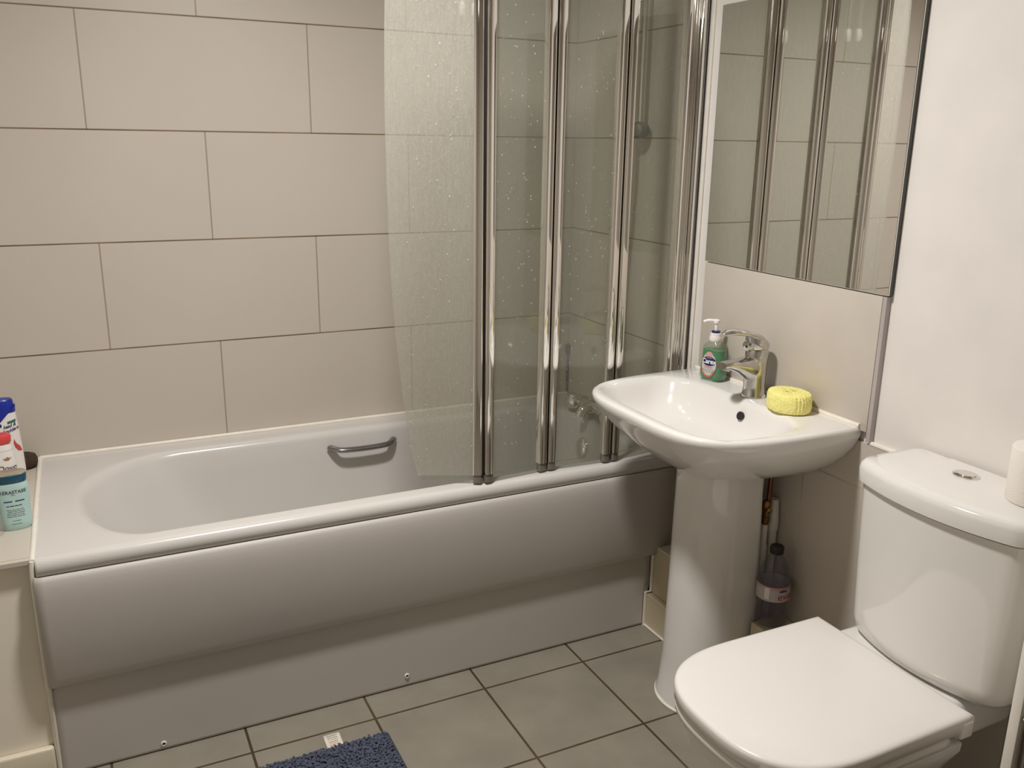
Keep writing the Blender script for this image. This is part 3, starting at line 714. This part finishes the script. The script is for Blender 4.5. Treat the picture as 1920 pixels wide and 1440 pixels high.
for s in (-1, 1):
    pts = [(-.062+.8*.0195*math.cos(a), -1.647+.0195*math.sin(a)) for a in [PI*(.5+(0 if s > 0 else 1)) + PI*i/20 for i in range(21)]]
    b2 = loft([[(x+s*-.0007, y, .8355) for x, y in pts], [(x+s*-.0007, y, .8375+(.0012 if s > 0 else 0)) for x, y in pts]])
    obj('button_half', b2, M['chrome'], fb)
# toilet roll on the cistern
tr_ = thing('toilet_roll', 'white toilet paper roll standing on the cistern lid', 'toilet roll', (-.056, -1.79, .833))
RX, RY = -.062, -1.786
bm = lathe([(.020, .0), (.047, .0), (.049, .003), (.049, .097), (.047, .1), (.020, .1), (.0195, .098)], (RX, RY, .8335), 48, cap0=False, cap1=False)
obj('paper', bm, M['paper'], tr_)
obj('core', lathe([(.0198, .001), (.0198, .099), (.0185, .099), (.0185, .001)], (RX, RY, .8335), 32, cap0=False, cap1=False), M['card'], tr_)

# ------------------------------------------------------------------ white unit beside the toilet
un = thing('storage_unit', 'white board storage unit with brown drawer at the lower right corner', 'cabinet', (-.16, -2.12, 0))
UX, UY = -.255, -1.925
obj('side_panel', box(UX, -.003, UY-.018, UY, .002, .78, .002, 2), M['white_board'], un)
obj('side_panel', box(UX, -.003, UY-.40, UY-.382, .002, .78, .002, 2), M['white_board'], un)
obj('back_panel', box(-.012, -.004, UY-.381, UY-.019, .02, .78), M['white_board'], un)
obj('top', box(UX-.004, -.003, UY-.405, UY+.005, .7805, .80, .002, 2), M['white_board'], un)
obj('shelf', box(UX+.02, -.0125, UY-.3815, UY-.0185, .555, .570), M['white_board'], un)
dw = obj('drawer', box(UX+.012, -.014, UY-.379, UY-.021, .04, .54, .003, 2), M['grey_unit'], un)
obj('drawer_front', box(UX+.002, UX+.0115, UY-.376, UY-.035, .045, .53, .002, 2), M['wood'], dw)
obj('hinge_plate', box(UX+.004, UX+.022, UY-.030, UY-.0182, .542, .549, .002, 2), M['chrome'], un)

# ------------------------------------------------------------------ bath mat
mt = thing('bath_mat', 'blue chenille bath mat with white care tag on the floor', 'bath mat', (-1.15, -1.05, 0))
x0, x1, y1, y0 = -1.50, -.975, -.848, -1.35
obj('backing', box(x0, x1, y0, y1, .0006, .008, .003, 2), M['mat_edge'], mt)
bm = bmesh.new(); rng = random.Random(2); st = .0058; nx = int((x1-x0)/st); ny = int((y1-y0)/st)
ico = bmesh.new(); bmesh.ops.create_icosphere(ico, subdivisions=1, radius=1); iv = [v.co.copy() for v in ico.verts]; iface = [[v.index for v in f.verts] for f in ico.faces]; ico.free()
verts, faces = [], []
for i in range(nx+1):
    for j in range(ny+1):
        x = x0+st*(i+.5*(j % 2))+rng.uniform(-.002, .002); y = y0+st*j+rng.uniform(-.002, .002)
        if x > x1-.007: continue
        r = rng.uniform(.0026, .0040); ax = rng.uniform(.8, 2.2); rot = rng.uniform(0, PI); z = .008+rng.uniform(0, .005); b0 = len(verts)
        c, s = math.cos(rot), math.sin(rot)
        for p in iv: verts.append((x+r*(p.x*ax*c-p.y*s), y+r*(p.x*ax*s+p.y*c), z+r*1.1*p.z))
        faces += [[b0+k for k in f] for f in iface]
me = bpy.data.meshes.new('pile'); me.from_pydata(verts, [], faces); me.materials.append(M['mat'])
for p_ in me.polygons: p_.use_smooth = True
po = bpy.data.objects.new('pile', me); COL.objects.link(po); po.parent = mt; po.matrix_parent_inverse = mt.matrix_world.inverted(); po['kind'] = 'stuff'
TGx, TGy = -1.107, -.818
def tg(u, v, off=0): 
    a = -.04; return Vector((TGx+u*math.cos(a)-v*math.sin(a), TGy+u*math.sin(a)+v*math.cos(a), .0025+.003*max(0, min(1, (.0-v)/.03))+.0008*(1+math.sin(u*80))+off))
tgo = obj('care_tag', patch(tg, -.0205, .0205, -.033, .027, 8, 6), M['tag'], mt)
tgo.modifiers.new('thick', 'SOLIDIFY').thickness = .0006
for k in range(6):
    obj('tag_print', smallprint(lambda u, v: tg(u, v, .0007), -.014, .014, .019-.0075*k, .0022, 80+k), M['inkred'] if k > 3 else M['ink'], tgo)

# ------------------------------------------------------------------ bottles on the ledge
LZ = .559
def obring(cx, cy, a, b, rot, z, e=2.4, n=44):
    out = []; c_, s_ = math.cos(rot), math.sin(rot)
    for i in range(n):
        q = 2*PI*i/n; c, s = math.cos(q), math.sin(q)
        x = a*math.copysign(abs(c)**(2/e), c); y = b*math.copysign(abs(s)**(2/e), s)
        out.append((cx+x*c_-y*s_, cy+x*s_+y*c_, z))
    return out
def face_fn(cx, cy, rot, tab, e, z0):
    def f(u, v, off=.0002):
        a, b = tab[-1][0], tab[-1][1]
        for (a0, b0, za), (a1, b1, zb) in zip(tab, tab[1:]):
            if v <= zb: k = (v-za)/(zb-za); a = a0+(a1-a0)*k; b = b0+(b1-b0)*k; break
        y = -b*max(0, 1-min(1, abs(u/a))**e)**(1/e)-off
        return Vector((cx+u*math.cos(rot)-y*math.sin(rot), cy+u*math.sin(rot)+y*math.cos(rot), z0+v))
    return f
# pale teal shampoo bottle, nearest
t = thing('shampoo_bottle', 'pale teal shampoo bottle with petrol blue cap nearest on the tiled ledge', 'bottle', (-1.741, -.49, LZ))
cx, cy, rt = -1.743, -.488, .10
tab = [(.029, .017, 0), (.031, .019, .004), (.0325, .020, .02), (.0345, .0215, .07), (.0345, .0215, .098), (.032, .021, .110), (.029, .020, .114)]
obj('bottle', loft([obring(cx, cy, a, b, rt, LZ+z) for a, b, z in tab]), M['teal'], t, angle=50)
ct = [(.0285, .020, .1145), (.032, .0215, .1165), (.0335, .0225, .131), (.033, .022, .1335)]
c = obj('cap', loft([obring(cx, cy, a, b, rt, LZ+z) for a, b, z in ct]), M['teal_cap'], t, angle=40)
obj('cap_top', loft([obring(cx, cy, a, b, rt, LZ+z) for a, b, z in ((.0335, .0225, .1338), (.0325, .0215, .1365), (.03, .019, .1375))]), M['silver'], c, angle=40)
f = face_fn(cx, cy, rt, tab, 2.4, LZ)
obj('brand_text', textbm('KÉRASTASE', .0108, lambda u, v: f(u, .094+v, .0007), .0001), M['ink'], t)
obj('small_text', textbm('PARIS', .0035, lambda u, v: f(u, .087+v, .0003)), M['ink'], t)
bm = patch(lambda u, v: f(u, v, .0002), -.020, -.003, .0705, .0735, 8, 1); merge(bm, patch(lambda u, v: f(u, v, .0002), .003, .022, .0705, .0735, 8, 1))
obj('blue_bars', bm, M['teal_cap'], t)
obj('small_print', smallprint(lambda u, v: f(u, v, .0003), -.017, .019, .061, .0020, 60), M['ink'], t)
for k in range(5):
    obj('small_print', smallprint(lambda u, v: f(u, v, .0003), -.019, .021, .0515-.0042*k, .0010, 61+k), M['ink'], t)
obj('small_print', smallprint(lambda u, v: f(u, v, .0003), -.009, .011, .024, .0010, 70), M['ink'], t)
obj('small_print', smallprint(lambda u, v: f(u, v, .0003), -.011, .013, .016, .0010, 71), M['ink'], t)
# white lotion bottle with red cap
t = thing('lotion_bottle', 'white body wash bottle with coral red cap behind the teal bottle', 'bottle', (-1.775, -.30, LZ))
cx, cy, rt = -1.776, -.30, .12
tab = [(.034, .02, 0), (.037, .023, .004), (.038, .024, .03), (.036, .0235, .09), (.031, .022, .138), (.026, .020, .150)]
obj('bottle', loft([obring(cx, cy, a, b, rt, LZ+z) for a, b, z in tab]), M['white_plastic'], t, angle=50)
obj('cap', loft([obring(cx, cy, a, b, rt, LZ+z) for a, b, z in ((.0275, .021, .1505), (.030, .0225, .153), (.031, .023, .166), (.029, .0215, .171), (.02, .014, .1725))]), M['red_cap'], t, angle=40)
f = face_fn(cx, cy, rt, tab, 2.4, LZ)
obj('brand_text', textbm('Dove', .0185, lambda u, v: f(u+.013, .090+v, .0007), .0002, shear=.15), M['ink'], t)
bm = bmesh.new(); bm.faces.new([bm.verts.new(f(.016+u, .113+v, .0011)) for u, v in ((-.010, .002), (-.004, -.003), (.003, -.003), (.010, .004), (.004, .002), (.001, .006), (-.004, .003))])
obj('bird_logo', bm, M['gold_print'], t)
obj('shoulder_line', loft([obring(cx, cy, a, b, rt, LZ+z) for a, b, z in ((.0321, .0224, .1335), (.0318, .0223, .1345))], False, False), M['label_grey'], t)
# tall anti-dandruff shampoo, blue flip cap
t = thing('shampoo_bottle', 'tall white shampoo bottle with royal blue slanted cap at the ledge back', 'bottle', (-1.765, -.17, LZ))
cx, cy, rt = -1.768, -.175, .12
tab = [(.032, .02, 0), (.036, .023, .004), (.037, .0235, .04), (.036, .023, .10), (.033, .022, .16), (.030, .021, .195), (.028, .02, .206)]
obj('bottle', loft([obring(cx, cy, a, b, rt, LZ+z) for a, b, z in tab]), M['white_plastic'], t, angle=50)
rings = [obring(cx, cy, a, b, rt, LZ+z) for a, b, z in ((.0322, .0228, .178), (.0308, .0222, .195), (.029, .0208, .212), (.0275, .0195, .225), (.024, .017, .2285))]
low = []
for x, y, z in rings[0]: low.append((x, y, z + (x-cx)*1.1))
obj('cap', loft([low]+rings[1:]), M['blue_cap'], t, angle=40)
f = face_fn(cx, cy, rt, tab, 2.4, LZ)
for s, z in (('head &', .161), ('shoulders', .149)):
    obj('brand_text', textbm(s, .0128, lambda u, v, z=z: f(u*.8+.012, z+v+u*.18, .0007), .0003, shear=.2), M['navyprint'], t)
obj('round_logo', disc(lambda u, v: f(u, v, .0003), .004-.014, .164, .0048, .0055, 20, 2), M['navyprint'], t)
obj('green_patch', patch(lambda u, v: f(u, v+u*.2, .0003), .008, .031, .164, .171, 6, 2), M['green_print'], t)
bm = bmesh.new(); bm.faces.new([bm.verts.new(f(.022+u, .105+v, .0011)) for u, v in ((-.004, .02), (0, .008), (.008, -.002), (.012, -.016), (.004, -.014), (-.003, -.004), (-.006, .008))])
obj('apple_print', bm, M['inkred'], t)
# brown scrubbing brush
bm = lathe([(.020, 0), (.027, .004), (.030, .014), (.030, .026), (.026, .036), (.016, .041), (.004, .042)], (-1.741, -.062, LZ), 40, sx=1.1, sy=.95)
sbh = obj('scrubbing_brush', bm, M['brown_bristle'], angle=80); tag(sbh, 'dark brown round scrubbing brush in the corner of the tiled ledge', 'brush')
# clear dome cup at the picture's left edge
cu_ = lathe([(.028, 0), (.0278, .025), (.026, .046), (.021, .058), (.011, .065), (.003, .0665)], (-1.796, -.512, LZ), 40, cap0=False)
cuo = obj('plastic_cup', cu_, M['cup_clear'], angle=60); tag(cuo, 'upturned clear plastic cup beside the teal shampoo bottle', 'cup')

# ------------------------------------------------------------------ pull cords (seen in the mirror)
def cord(x, y, z, label):
    t = thing('pull_cord', label, 'pull cord', (x, y, z), 'light pull cords')
    obj('cord', tube([(x, y, z+.03), (x, y, ZC-.03)], .0012, 8), M['white_plastic'], t)
    obj('handle', lathe([(.006, -.020), (.0095, -.018), (.0095, .014), (.007, .020), (.003, .026)], (x, y, z), 20), M['white_plastic'], t)
    obj('ceiling_rose', lathe([(.013, -.03), (.017, -.02), (.017, -.0005)], (x, y, ZC), 28), M['white_plastic'], t)
cord(-1.032, -1.409, 1.842, 'white pull cord, the brighter of the two seen in the mirror')
cord(-1.070, -1.397, 1.843, 'white pull cord, the dimmer of the two seen in the mirror')
